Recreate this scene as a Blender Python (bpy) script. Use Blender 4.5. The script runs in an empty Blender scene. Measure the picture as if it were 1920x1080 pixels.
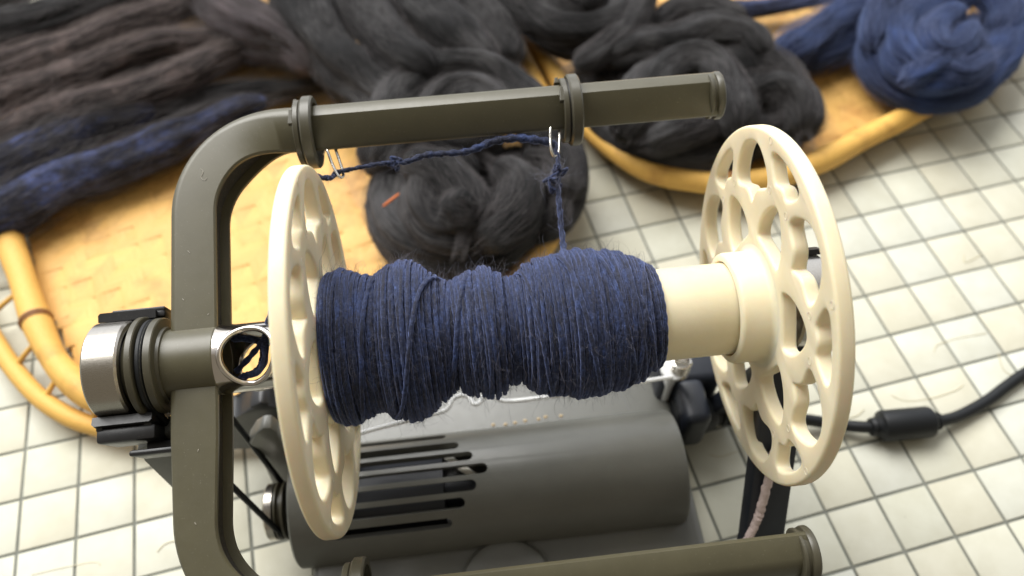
import bpy, bmesh, math, random
import numpy as np
from mathutils import Vector, Matrix
random.seed(7); rng = np.random.default_rng(7)
K = 0.001                       # everything below is written in millimetres
PI = math.pi
# ------------------------------------------------------------------ camera
CAM = np.array([38.0746, -113.2958, 294.8053])
RC = np.array([[0.99345408, -0.11402737, -0.00683737],
               [-0.09814089, -0.82135041, -0.56191803],
               [0.05845815, 0.55891079, -0.82716466]])      # rows: image right, image down, view direction
FPX = 1486.16
AX = 106.39                     # height of the spinning axis above the table
sc = bpy.context.scene
cd = bpy.data.cameras.new('camera'); cam = bpy.data.objects.new('camera', cd)
sc.collection.objects.link(cam); sc.camera = cam
cd.sensor_width = 36; cd.lens = FPX/1920*36; cd.clip_start = 0.01; cd.clip_end = 20
M = Matrix(((RC[0][0], -RC[1][0], -RC[2][0], CAM[0]*K), (RC[0][1], -RC[1][1], -RC[2][1], CAM[1]*K),
            (RC[0][2], -RC[1][2], -RC[2][2], CAM[2]*K), (0, 0, 0, 1)))
cam.matrix_world = M
cd.dof.use_dof = True; cd.dof.focus_distance = 0.207; cd.dof.aperture_fstop = 10.0
# ------------------------------------------------------------------ light
w = bpy.data.worlds.new('World'); sc.world = w; w.use_nodes = True
nt = w.node_tree; bg = nt.nodes['Background']
tcw = nt.nodes.new('ShaderNodeTexCoord'); sep = nt.nodes.new('ShaderNodeSeparateXYZ'); rmp = nt.nodes.new('ShaderNodeValToRGB')
nt.links.new(tcw.outputs['Generated'], sep.inputs[0])
mpr = nt.nodes.new('ShaderNodeMapRange'); mpr.inputs[1].default_value = -1; mpr.inputs[2].default_value = 1
nt.links.new(sep.outputs['Y'], mpr.inputs[0]); nt.links.new(mpr.outputs[0], rmp.inputs[0]); nt.links.new(rmp.outputs[0], bg.inputs[0])
rmp.color_ramp.elements[0].position = 0.38; rmp.color_ramp.elements[0].color = (0.42, 0.37, 0.29, 1)
rmp.color_ramp.elements[1].position = 0.53; rmp.color_ramp.elements[1].color = (1.0, 0.99, 0.975, 1)
e3 = rmp.color_ramp.elements.new(0.93); e3.color = (2.3, 2.4, 2.6, 1)
bg.inputs[1].default_value = 0.58
def area(name, loc, target, sx, sy, power, col):
    l = bpy.data.lights.new(name, 'AREA'); l.shape = 'RECTANGLE'; l.size = sx*K; l.size_y = sy*K; l.energy = power; l.color = col
    o = bpy.data.objects.new(name, l); sc.collection.objects.link(o); o.location = Vector(loc)*K
    o.rotation_euler = (Vector(target)-Vector(loc)).to_track_quat('-Z', 'Y').to_euler(); return o
area('window_light', (-700, 1300, 1900), (60, 60, 60), 2300, 1500, 110.0, (1.0, 0.985, 0.955))
sc.view_settings.view_transform = 'Standard'; sc.view_settings.look = 'None'; sc.view_settings.exposure = 0.09; sc.view_settings.gamma = 1
sc.render.engine = 'CYCLES'
# ------------------------------------------------------------------ helpers
def U(px, py, z):               # a measured image point brought to the place it has at height z
    r = RC.T @ np.array([(px-960)/FPX, (py-540)/FPX, 1.0]); t = (z-CAM[2])/r[2]; return CAM + r*t
PHI = 0.328                     # turn of the flyer about its axis
FA = np.array([0, math.cos(PHI), math.sin(PHI)]); FN = np.array([0, -math.sin(PHI), math.cos(PHI)]); Q = np.array([0, 0, AX])
def F(x, u, v): return np.array([x, 0, 0]) + Q + FA*u + FN*v        # flyer coordinates
def UF(px, py, v):
    r = RC.T @ np.array([(px-960)/FPX, (py-540)/FPX, 1.0]); t = ((Q+FN*v-CAM)@FN)/(r@FN); return CAM+r*t
def C3(x, r, a): return np.array([x, r*math.cos(a), AX + r*math.sin(a)])   # round the axis, a from +y towards +z

def mat(name, col, rough=0.5, metal=0.0, sheen=0.0, sss=0.0, coat=0.0, spec=0.5):
    m = bpy.data.materials.new(name); m.use_nodes = True; b = m.node_tree.nodes['Principled BSDF']
    b.inputs['Base Color'].default_value = (*col, 1); b.inputs['Roughness'].default_value = rough; b.inputs['Metallic'].default_value = metal
    b.inputs['Sheen Weight'].default_value = sheen; b.inputs['Sheen Roughness'].default_value = 0.5
    b.inputs['Specular IOR Level'].default_value = spec; b.inputs['Coat Weight'].default_value = coat
    if sss: b.inputs['Subsurface Weight'].default_value = sss; b.inputs['Subsurface Radius'].default_value = (0.004, 0.0025, 0.001); b.inputs['Subsurface Scale'].default_value = 1.0
    return m
def N(m, t, **kw):
    n = m.node_tree.nodes.new(t)
    for k, v in kw.items(): setattr(n, k, v)
    return n
def LK(m, a, b): m.node_tree.links.new(a, b)
def coords(m, scale, kind='Object'):
    tc = N(m, 'ShaderNodeTexCoord'); mp = N(m, 'ShaderNodeMapping'); mp.inputs['Scale'].default_value = scale
    LK(m, tc.outputs[kind], mp.inputs[0]); return mp.outputs[0]
def noise(m, vec, scale, detail=3, rough=0.6, dist=0.0):
    n = N(m, 'ShaderNodeTexNoise'); n.inputs['Scale'].default_value = scale; n.inputs['Detail'].default_value = detail
    n.inputs['Roughness'].default_value = rough; n.inputs['Distortion'].default_value = dist; LK(m, vec, n.inputs['Vector']); return n.outputs['Fac']
def ramp(m, fac, stops):
    r = N(m, 'ShaderNodeValToRGB'); e = r.color_ramp.elements
    while len(e) < len(stops): e.new(0.5)
    for i, (p, c) in enumerate(stops): e[i].position = p; e[i].color = (*c, 1)
    LK(m, fac, r.inputs[0]); return r.outputs[0]
def bump(m, fac, strength, dist, prev=None):
    b = N(m, 'ShaderNodeBump'); b.inputs['Strength'].default_value = strength; b.inputs['Distance'].default_value = dist
    LK(m, fac, b.inputs['Height']); LK(m, b.outputs[0], m.node_tree.nodes['Principled BSDF'].inputs['Normal'])
    if prev: LK(m, prev, b.inputs['Normal'])
    return b.outputs[0]
def BS(m): return m.node_tree.nodes['Principled BSDF']
def mixc(m, fac, a, b):
    x = N(m, 'ShaderNodeMix', data_type='RGBA'); 
    for s, v in ((0, fac), (6, a), (7, b)):
        if hasattr(v, 'is_output'): LK(m, v, x.inputs[s])
        else: x.inputs[s].default_value = v if s == 0 else (*v, 1)
    return x.outputs[2]

# --- plastics
def plastic(name, col, rough, grain=0.10, dust=0.06, scratch=True):
    m = mat(name, col, rough, spec=0.5); v = coords(m, (1, 1, 1))
    n1 = noise(m, v, 9000, 2); n2 = noise(m, v, 90, 4, 0.7)
    c = ramp(m, n2, [(0.3, tuple(x*0.94 for x in col)), (0.7, tuple(x*1.07 for x in col))])
    if dust:
        sp = noise(m, v, 2600, 1); k = ramp(m, sp, [(0.72, (0, 0, 0)), (0.76, (1, 1, 1))])
        mx = N(m, 'ShaderNodeMath', operation='MULTIPLY'); LK(m, k, mx.inputs[0]); mx.inputs[1].default_value = dust*4
        c = mixc(m, mx.outputs[0], c, (0.35, 0.33, 0.28))
    LK(m, c, BS(m).inputs['Base Color'])
    r = ramp(m, noise(m, v, 300, 5, 0.75), [(0.3, (rough*0.9,)*3), (0.75, (min(1, rough*1.15),)*3)]); LK(m, r, BS(m).inputs['Roughness'])
    bump(m, n1, grain, 0.00006); return m
GREY = plastic('grey_plastic', (0.076, 0.0685, 0.040), 0.36)
GREY2 = plastic('grey_plastic_smooth', (0.062, 0.056, 0.036), 0.36, 0.05)
BODY = plastic('body_plastic', (0.125, 0.125, 0.110), 0.36, 0.06, 0.02)
BLACK = plastic('black_plastic', (0.014, 0.014, 0.015), 0.38, 0.08, 0.05)
NAVY = plastic('navy_black_plastic', (0.012, 0.015, 0.022), 0.45, 0.05, 0.0)
RECESS = mat('dark_recess', (0.02, 0.018, 0.014), 0.95)  # near-black with brown speckle, laid on the frame's channel floor
v = coords(RECESS, (1, 1, 1)); LK(RECESS, ramp(RECESS, noise(RECESS, v, 3500, 3, 0.8), [(0.45, (0.012, 0.011, 0.009)), (0.8, (0.10, 0.085, 0.06))]), BS(RECESS).inputs['Base Color']); bump(RECESS, noise(RECESS, v, 5000), 0.5, 0.0003)
CREAM = mat('cream_plastic', (0.80, 0.70, 0.455), 0.5, sss=0.35)
v = coords(CREAM, (1, 1, 1)); LK(CREAM, ramp(CREAM, noise(CREAM, v, 60, 4, 0.6), [(0.3, (0.73, 0.64, 0.43)), (0.7, (0.79, 0.71, 0.51))]), BS(CREAM).inputs['Base Color']); bump(CREAM, noise(CREAM, v, 400, 4), 0.10, 0.0004)
STEEL = mat('brushed_steel', (0.46, 0.43, 0.38), 0.24, 1.0)
v = coords(STEEL, (1, 60, 60)); LK(STEEL, ramp(STEEL, noise(STEEL, v, 900, 3), [(0.3, (0.17,)*3), (0.7, (0.36,)*3)]), BS(STEEL).inputs['Roughness']); bump(STEEL, noise(STEEL, v, 600), 0.03, 0.00003)
CHROME = mat('polished_steel', (0.66, 0.62, 0.58), 0.14, 1.0)
v = coords(CHROME, (1, 1, 1)); bump(CHROME, noise(CHROME, v, 500, 3), 0.06, 0.0002)
WIRE = mat('steel_wire', (0.75, 0.72, 0.66), 0.18, 1.0)
RUBBER = mat('black_rubber', (0.006, 0.007, 0.008), 0.5, spec=0.35); v = coords(RUBBER, (1, 1, 1)); bump(RUBBER, noise(RUBBER, v, 900, 4), 0.15, 0.0003)
CLEAR = mat('clear_nylon', (0.85, 0.86, 0.85), 0.12); BS(CLEAR).inputs['Transmission Weight'].default_value = 0.2; BS(CLEAR).inputs['IOR'].default_value = 1.4
MOTOR = mat('motor_can', (0.035, 0.038, 0.045), 0.5, 0.0)
# --- bamboo
def bamboo(name, a, b, kind='UV', sc_=(6, 60, 1)):
    m = mat(name, a, 0.5, spec=0.25); v = coords(m, sc_, kind)
    n = noise(m, v, 2.0, 4, 0.65); v2 = coords(m, (1, 1, 1)); n2 = noise(m, v2, 45, 3, 0.6)
    c = ramp(m, n, [(0.3, a), (0.7, b)])
    dk = ramp(m, n2, [(0.54, (0, 0, 0)), (0.74, (0.6,)*3)]); c = mixc(m, dk, c, (0.34, 0.15, 0.045))
    oi = N(m, 'ShaderNodeObjectInfo'); hs = N(m, 'ShaderNodeHueSaturation'); mr = N(m, 'ShaderNodeMapRange')
    mr.inputs[3].default_value = 0.86; mr.inputs[4].default_value = 1.10; LK(m, oi.outputs['Random'], mr.inputs[0]); LK(m, mr.outputs[0], hs.inputs['Value']); LK(m, c, hs.inputs['Color'])
    LK(m, hs.outputs[0], BS(m).inputs['Base Color']); bump(m, n, 0.25, 0.0003); return m
CANE = bamboo('bamboo_cane', (0.62, 0.34, 0.07), (0.80, 0.50, 0.14))
STRIP = bamboo('bamboo_strip', (0.60, 0.335, 0.09), (0.74, 0.455, 0.15), 'UV', (2, 14, 1))
STRIP2 = mat('bamboo_backing', (0.52, 0.30, 0.09), 0.6)
v = coords(STRIP2, (1, 1, 1)); LK(STRIP2, ramp(STRIP2, noise(STRIP2, v, 120, 3), [(0.3, (0.44, 0.25, 0.07)), (0.7, (0.60, 0.36, 0.11))]), BS(STRIP2).inputs['Base Color'])
NODE = mat('bamboo_node', (0.30, 0.14, 0.05), 0.5)
# --- tiles
TILE = mat('cream_tile', (0.72, 0.70, 0.60), 0.55, spec=0.12)
oi = N(TILE, 'ShaderNodeObjectInfo'); v = coords(TILE, (1, 1, 1))
ad = N(TILE, 'ShaderNodeVectorMath', operation='ADD'); LK(TILE, v, ad.inputs[0]); cmb = N(TILE, 'ShaderNodeCombineXYZ'); LK(TILE, oi.outputs['Random'], cmb.inputs[2]); LK(TILE, cmb.outputs[0], ad.inputs[1])
base = ramp(TILE, oi.outputs['Random'], [(0.0, (0.565, 0.545, 0.44)), (0.35, (0.58, 0.565, 0.465)), (0.6, (0.575, 0.57, 0.47)), (0.85, (0.57, 0.575, 0.51)), (1.0, (0.59, 0.575, 0.47))])
cl = ramp(TILE, noise(TILE, ad.outputs[0], 60, 4, 0.6), [(0.35, (0.94, 0.93, 0.90)), (0.65, (1.04, 1.04, 1.04))])
mm = N(TILE, 'ShaderNodeMix', data_type='RGBA', blend_type='MULTIPLY'); mm.inputs[0].default_value = 1; LK(TILE, base, mm.inputs[6]); LK(TILE, cl, mm.inputs[7])
spk = ramp(TILE, noise(TILE, ad.outputs[0], 420, 2, 0.5), [(0.735, (0, 0, 0)), (0.79, (0.35,)*3)])
LK(TILE, mixc(TILE, spk, mm.outputs[2], (0.30, 0.27, 0.21)), BS(TILE).inputs['Base Color']); bump(TILE, noise(TILE, ad.outputs[0], 120, 4), 0.12, 0.001)
GROUT = mat('grey_grout', (0.23, 0.235, 0.20), 0.9); v = coords(GROUT, (1, 1, 1)); LK(GROUT, ramp(GROUT, noise(GROUT, v, 60, 4), [(0.3, (0.13, 0.135, 0.115)), (0.7, (0.22, 0.225, 0.19))]), BS(GROUT).inputs['Base Color'])
# --- wool
def wool(name, stops, rough=0.85, sheen=0.5, sheen_col=(0.5, 0.5, 0.6), mot=26):
    m = mat(name, stops[0][1], rough, sheen=sheen, spec=0.25); BS(m).inputs['Sheen Tint'].default_value = (*sheen_col, 1); BS(m).inputs['Sheen Roughness'].default_value = 0.35
    v = coords(m, (1.6, 22, 1), 'UV'); n = noise(m, v, 3.0, 5, 0.7, 0.4); v2 = coords(m, (1, 1, 1)); n2 = noise(m, v2, mot, 3 if mot < 40 else 5, 0.6 if mot < 40 else 0.7)
    ad = N(m, 'ShaderNodeMath', operation='ADD'); LK(m, n, ad.inputs[0]); LK(m, n2, ad.inputs[1]); md = N(m, 'ShaderNodeMath', operation='MULTIPLY'); LK(m, ad.outputs[0], md.inputs[0]); md.inputs[1].default_value = 0.5
    LK(m, ramp(m, md.outputs[0], stops), BS(m).inputs['Base Color']); v3 = coords(m, (4, 90, 1), 'UV'); bump(m, noise(m, v3, 3.0, 4, 0.7), 0.6, 0.0012); return m
W_BLACK = wool('black_wool', [(0.42, (0.0035, 0.0035, 0.0038)), (0.50, (0.0105, 0.0100, 0.0102)), (0.61, (0.072, 0.070, 0.071))], sheen=0.07, sheen_col=(0.55, 0.52, 0.55))  # pale streaks painted in as highlights, over near-black as shade
W_BROWN = wool('brown_black_wool', [(0.42, (0.005, 0.0038, 0.0035)), (0.50, (0.022, 0.0165, 0.0155)), (0.59, (0.16, 0.12, 0.11))], sheen=0.4, sheen_col=(0.6, 0.5, 0.5), mot=55)
W_NAVYB = wool('blue_black_wool', [(0.40, (0.006, 0.0065, 0.012)), (0.50, (0.017, 0.020, 0.038)), (0.59, (0.075, 0.10, 0.25))], sheen=0.4, sheen_col=(0.4, 0.45, 0.8), mot=55)
W_BLUE = wool('blue_wool', [(0.38, (0.007, 0.010, 0.026)), (0.5, (0.014, 0.023, 0.062)), (0.62, (0.042, 0.075, 0.21))], sheen=0.35, sheen_col=(0.35, 0.5, 1.0))
W_HAIR = mat('loose_wool_fibre', (0.075, 0.066, 0.066), 0.6)
W_HAIRL = mat('loose_brown_fibre', (0.17, 0.13, 0.12), 0.6)
W_HAIRB = mat('loose_blue_fibre', (0.10, 0.13, 0.26), 0.6)
YARN = mat('navy_yarn', (0.03, 0.05, 0.14), 0.72, sheen=0.7, spec=0.25); BS(YARN).inputs['Sheen Tint'].default_value = (0.42, 0.52, 1.0, 1); BS(YARN).inputs['Sheen Roughness'].default_value = 0.4
v = coords(YARN, (1.0, 1.0, 1), 'UV'); n = noise(YARN, v, 1.1, 3, 0.6); v2 = coords(YARN, (1, 1, 1)); n2 = noise(YARN, v2, 1500, 4, 0.8)
c1 = ramp(YARN, n, [(0.36, (0.014, 0.015, 0.024)), (0.52, (0.019, 0.025, 0.055)), (0.68, (0.027, 0.044, 0.120))])
mm = N(YARN, 'ShaderNodeMix', data_type='RGBA', blend_type='MULTIPLY'); mm.inputs[0].default_value = 1; LK(YARN, c1, mm.inputs[6]); LK(YARN, ramp(YARN, n2, [(0.38, (0.35,)*3), (0.5, (0.95,)*3), (0.64, (2.4, 2.3, 2.1))]), mm.inputs[7])
LK(YARN, mm.outputs[2], BS(YARN).inputs['Base Color']); bump(YARN, n2, 0.7, 0.00022)
FUZZ = mat('yarn_fuzz', (0.17, 0.175, 0.24), 0.6); DFUZZ = mat('dark_yarn_fuzz', (0.075, 0.065, 0.075), 0.6)
PINK = mat('pale_pink_yarn', (0.62, 0.50, 0.46), 0.9); v = coords(PINK, (1, 1, 1)); bump(PINK, noise(PINK, v, 900, 4), 0.8, 0.0006)

def link(o): sc.collection.objects.link(o); return o
def thing(name, label, cat, loc=(0, 0, 0), group=None):
    o = bpy.data.objects.new(name, None); link(o); o.location = Vector([float(c) for c in loc])*K; o.empty_display_size = 0.01
    o['label'] = label; o['category'] = cat; o['mm'] = [float(c) for c in loc]
    if group: o['group'] = group
    return o
def tag(o, label=None, cat=None, group=None, kind=None):
    if label: o['label'] = label
    if cat: o['category'] = cat
    if group: o['group'] = group
    if kind: o['kind'] = kind
    return o
def origin_of(o):
    s = np.zeros(3)
    while o is not None: s = s + np.array(o.get('mm', (0, 0, 0))); o = o.parent
    return s
def obj(name, vf, m, parent=None, smooth=True, sharp=40, loc=None):
    vs, fs = np.array(vf[0], float), vf[1]; uv = vf[2] if len(vf) > 2 else None
    base = origin_of(parent) if parent else np.zeros(3)
    l = np.array(loc, float) if loc is not None else base
    me = bpy.data.meshes.new(name); me.from_pydata(((vs-l)*K).tolist(), [], fs if isinstance(fs, list) else fs.tolist()); me.update()
    if uv is not None:
        ul = me.uv_layers.new(name='UVMap'); idx = np.empty(len(me.loops), int); me.loops.foreach_get('vertex_index', idx); ul.data.foreach_set('uv', np.array(uv)[idx].astype(np.float32).ravel())
    me.polygons.foreach_set('use_smooth', [smooth]*len(me.polygons))
    if smooth and sharp: me.set_sharp_from_angle(angle=math.radians(sharp))
    me.materials.append(m); o = bpy.data.objects.new(name, me); link(o); o['mm'] = (l-base).tolist(); o.location = Vector(l-base)*K
    if parent: o.parent = parent
    return o
def catmull(P, n, closed=False):
    P = [np.array(p, float) for p in P]; out = []; m = len(P)
    for i in range(m if closed else m-1):
        g = (lambda k: P[k % m]) if closed else (lambda k: P[min(max(k, 0), m-1)])
        a, b, c, d = g(i-1), g(i), g(i+1), g(i+2)
        for j in range(n):
            t = j/n; out.append(0.5*((2*b)+(-a+c)*t+(2*a-5*b+4*c-d)*t*t+(-a+3*b-3*c+d)*t**3))
    if not closed: out.append(P[-1])
    return np.array(out)
def frames(P, closed=False, up=None):
    T = np.gradient(P, axis=0) if not closed else (np.roll(P, -1, 0)-np.roll(P, 1, 0)); T /= np.linalg.norm(T, axis=1)[:, None]+1e-12
    A = np.zeros_like(P)
    if up is not None:
        up = np.array(up, float); A = np.cross(np.cross(T, up), T)
    else:
        a = np.cross(T[0], [0.3, 0.1, 1.0]); a /= np.linalg.norm(a)
        for i in range(len(P)):
            a = a - T[i]*(a@T[i]); a /= np.linalg.norm(a); A[i] = a
    A /= np.linalg.norm(A, axis=1)[:, None]+1e-12
    return T, A, np.cross(T, A)
def grid_faces(n, s, closed, caps=True, off=0):
    i = np.arange(n if closed else n-1)[:, None]; j = np.arange(s)[None, :]
    a = (i*s+j); b = (i*s+(j+1) % s); c = (((i+1) % n)*s+(j+1) % s); d = (((i+1) % n)*s+j)
    f = (np.stack([a, b, c, d], -1).reshape(-1, 4)+off).tolist()
    if caps and not closed: f += [[off+k for k in range(s)][::-1], [off+(n-1)*s+k for k in range(s)]]
    return f
def sweep(P, sec, closed=False, up=None, caps=True, s=10, off=0):
    """sec: radius, list of radii, list of (a,b) points or function(i)->list of points"""
    P = np.array(P, float); T, A, B = frames(P, closed, up); n = len(P)
    L = np.r_[0, np.cumsum(np.linalg.norm(np.diff(P, axis=0), axis=1))]
    if callable(sec): S = np.array([sec(i) for i in range(n)], float)
    else:
        if np.isscalar(sec): sec = np.full(n, float(sec))
        sec = np.array(sec, float)
        if sec.ndim == 1:
            t = np.arange(s)*2*PI/s; S = np.stack([np.cos(t)[None, :]*sec[:, None], np.sin(t)[None, :]*sec[:, None]], -1)
        else: S = np.repeat(sec[None], n, 0)
    k = S.shape[1]; V = P[:, None, :] + A[:, None, :]*S[..., 0:1] + B[:, None, :]*S[..., 1:2]
    uv = np.stack([np.repeat((L/50)[:, None], k, 1), np.repeat((np.abs(np.arange(k)-k/2)/k*2)[None, :], n, 0)], -1)
    return V.reshape(-1, 3), grid_faces(n, k, closed, caps, off), uv.reshape(-1, 2)
def join(parts):
    V, Fc, UV = [], [], []; o = 0; ok = all(len(p) > 2 for p in parts)
    for p in parts:
        V.append(np.array(p[0], float)); Fc += [[i+o for i in f] for f in p[1]]; o += len(p[0])
        if ok: UV.append(p[2])
    return (np.concatenate(V), Fc, np.concatenate(UV)) if ok else (np.concatenate(V), Fc)
def lathe(prof, s=64, y=0.0, z=AX, closed=False):
    """profile of (x, r) turned round the line along x through y, z"""
    t = np.arange(s)*2*PI/s; V = np.array([[x, y+r*math.cos(a), z+r*math.sin(a)] for x, r in prof for a in t])
    return V, grid_faces(len(prof), s, closed, not closed)
def box(x0, x1, y0, y1, z0, z1, bev=0.0, seg=2, fn=None):
    bm = bmesh.new(); bmesh.ops.create_cube(bm, size=1)
    for v in bm.verts: v.co = Vector(((x0+x1)/2+v.co.x*(x1-x0), (y0+y1)/2+v.co.y*(y1-y0), (z0+z1)/2+v.co.z*(z1-z0)))
    if bev: bmesh.ops.bevel(bm, geom=list(bm.edges), offset=bev, segments=seg, profile=0.5, affect='EDGES')
    bm.verts.index_update(); V = [tuple(v.co) for v in bm.verts]; Fc = [[v.index for v in f.verts] for f in bm.faces]; bm.free()
    if fn: V = [fn(*p) for p in V]
    return V, Fc
def prism(poly, fn, t0, t1, bev=0.6):
    """polygon (a,b) between t0 and t1, mapped by fn(a,b,t)"""
    bm = bmesh.new(); lo = [bm.verts.new((a, b, t0)) for a, b in poly]; hi = [bm.verts.new((a, b, t1)) for a, b in poly]; n = len(poly)
    bm.faces.new(lo[::-1]); bm.faces.new(hi)
    for i in range(n): bm.faces.new((lo[i], lo[(i+1) % n], hi[(i+1) % n], hi[i]))
    if bev: bmesh.ops.bevel(bm, geom=list(bm.edges), offset=bev, segments=2, profile=0.5, affect='EDGES')
    bmesh.ops.recalc_face_normals(bm, faces=list(bm.faces)); bm.verts.index_update()
    V = [fn(*v.co) for v in bm.verts]; Fc = [[v.index for v in f.verts] for f in bm.faces]; bm.free(); return V, Fc
def boolean(o, cutter_vf, op='DIFFERENCE'):
    c = obj('cutter', cutter_vf, GREY, None, False)
    for q in (o, c):
        bm = bmesh.new(); bm.from_mesh(q.data); bmesh.ops.recalc_face_normals(bm, faces=list(bm.faces)); bm.to_mesh(q.data); bm.free()
    mo = o.modifiers.new('b', 'BOOLEAN'); mo.object = c; mo.operation = op; mo.solver = 'EXACT'
    # cutter is built in world millimetres
    bpy.context.view_layer.update(); dg = bpy.context.evaluated_depsgraph_get(); me = bpy.data.meshes.new_from_object(o.evaluated_get(dg))
    o.modifiers.clear(); old = o.data; nm = old.name; o.data = me; me.name = nm
    bpy.data.objects.remove(c); me.set_sharp_from_angle(angle=math.radians(35)); return o
def torus_path(c, a, b, ra, rb, n=64, t0=0, t1=2*PI, closed=True):
    t = np.linspace(t0, t1, n, endpoint=not closed); return np.array([c + a*ra*math.cos(q) + b*rb*math.sin(q) for q in t])
XV = np.array([1.0, 0, 0])

# ================================================================== the table
E1 = np.array([0.9894024, 0.1451989]); E2 = np.array([0.1451989, -0.9894024]); T0 = np.array([243.937, 152.246]); TS = 21.0
def fproj(p):
    c = RC @ (np.array(p, float)-CAM); return (FPX*c[0]/c[2]+960, FPX*c[1]/c[2]+540) if c[2] > 20 else (1e6, 1e6)
table = thing('tabletop', 'pale tiled tabletop with dark grout lines', 'table', (0, 0, 0)); del table['category']; table['kind'] = 'structure'
g = obj('grout_bed', box(-520, 620, -330, 620, -18, -0.45), GROUT, table, False); g['kind'] = 'structure'
TRAY1 = [(-166, 137), (-152, 106), (-139, 79), (-125, 57), (-105, 40), (-75, 30), (-38, 29), (5, 42), (40, 62), (66, 87), (82, 111), (89, 136), (89, 166), (82, 214), (68, 264), (40, 315), (-20, 352), (-90, 362), (-150, 330), (-185, 270), (-186, 200)]
TRAY2 = [(84, 262), (94, 216), (106, 170), (124, 140), (150, 126), (180, 123), (209, 131), (238, 144), (267, 157), (295, 169), (321, 182), (347, 206), (364, 236), (372, 280), (350, 335), (290, 380), (210, 395), (140, 370), (95, 320)]
C1 = catmull(TRAY1, 6, True); C2 = catmull(TRAY2, 6, True)
def inside(poly, x, y):
    p = np.asarray(poly); q = np.roll(p, -1, 0); c = ((p[:, 1] > y) != (q[:, 1] > y)) & (x < (q[:, 0]-p[:, 0])*(y-p[:, 1])/(q[:, 1]-p[:, 1]+1e-12)+p[:, 0]); return bool(c.sum() % 2)
tile_vf = box(-9.93, 9.93, -9.93, 9.93, -1.0, 0, 0.22, 2); tile_src = None; ntile = 0
for c in range(-26, 14):
    for r in range(-12, 17):
        ctr = T0 + E1*TS*(c+0.5) + E2*TS*(r+0.5); px = fproj((ctr[0], ctr[1], 0))
        if not (-75 < px[0] < 1995 and -60 < px[1] < 1150): continue
        corners = [T0+E1*TS*(c+a)+E2*TS*(r+b) for a in (0, 1) for b in (0, 1)]
        if all(inside(C1, *q) for q in corners) or all(inside(C2, *q) for q in corners): continue
        if all(-20 < q[0] < 108 and -85 < q[1] < 34 for q in corners): continue
        if tile_src is None: tile_src = o = obj('tile', tile_vf, TILE, table, True, 30)
        else: o = tile_src.copy(); link(o); o.parent = table
        o.location = Vector((ctr[0], ctr[1], rng.normal(0, 0.05)))*K; o.rotation_euler = (rng.normal(0, .002), rng.normal(0, .002), math.atan2(E1[1], E1[0])+rng.normal(0, .003)); ntile += 1
print('tiles', ntile)
# faint raised clear drips of glaze on the tiles
def drip(pts):
    P = catmull([np.append(U(x, y, 0)[:2], 0.05) for x, y in pts], 8); return sweep(P, 0.20, s=6)
dr = join([drip(p) for p in ([(1672, 742), (1700, 752), (1745, 747), (1790, 733), (1806, 722)], [(1590, 784), (1608, 779), (1620, 768)], [(1752, 660), (1757, 648), (1790, 636), (1850, 625)],
     [(1872, 662), (1880, 690), (1896, 703), (1918, 700)], [(1840, 478), (1810, 492), (1808, 478)], [(60, 1078), (130, 1062), (178, 1054), (188, 1060)], [(295, 1035), (310, 1020), (330, 1014)], [(1330, 852), (1350, 856), (1385, 846)])])
DRIP = mat('clear_glaze', (0.50, 0.45, 0.30), 0.3); o = obj('glaze_drip', dr, DRIP, table); 

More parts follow.
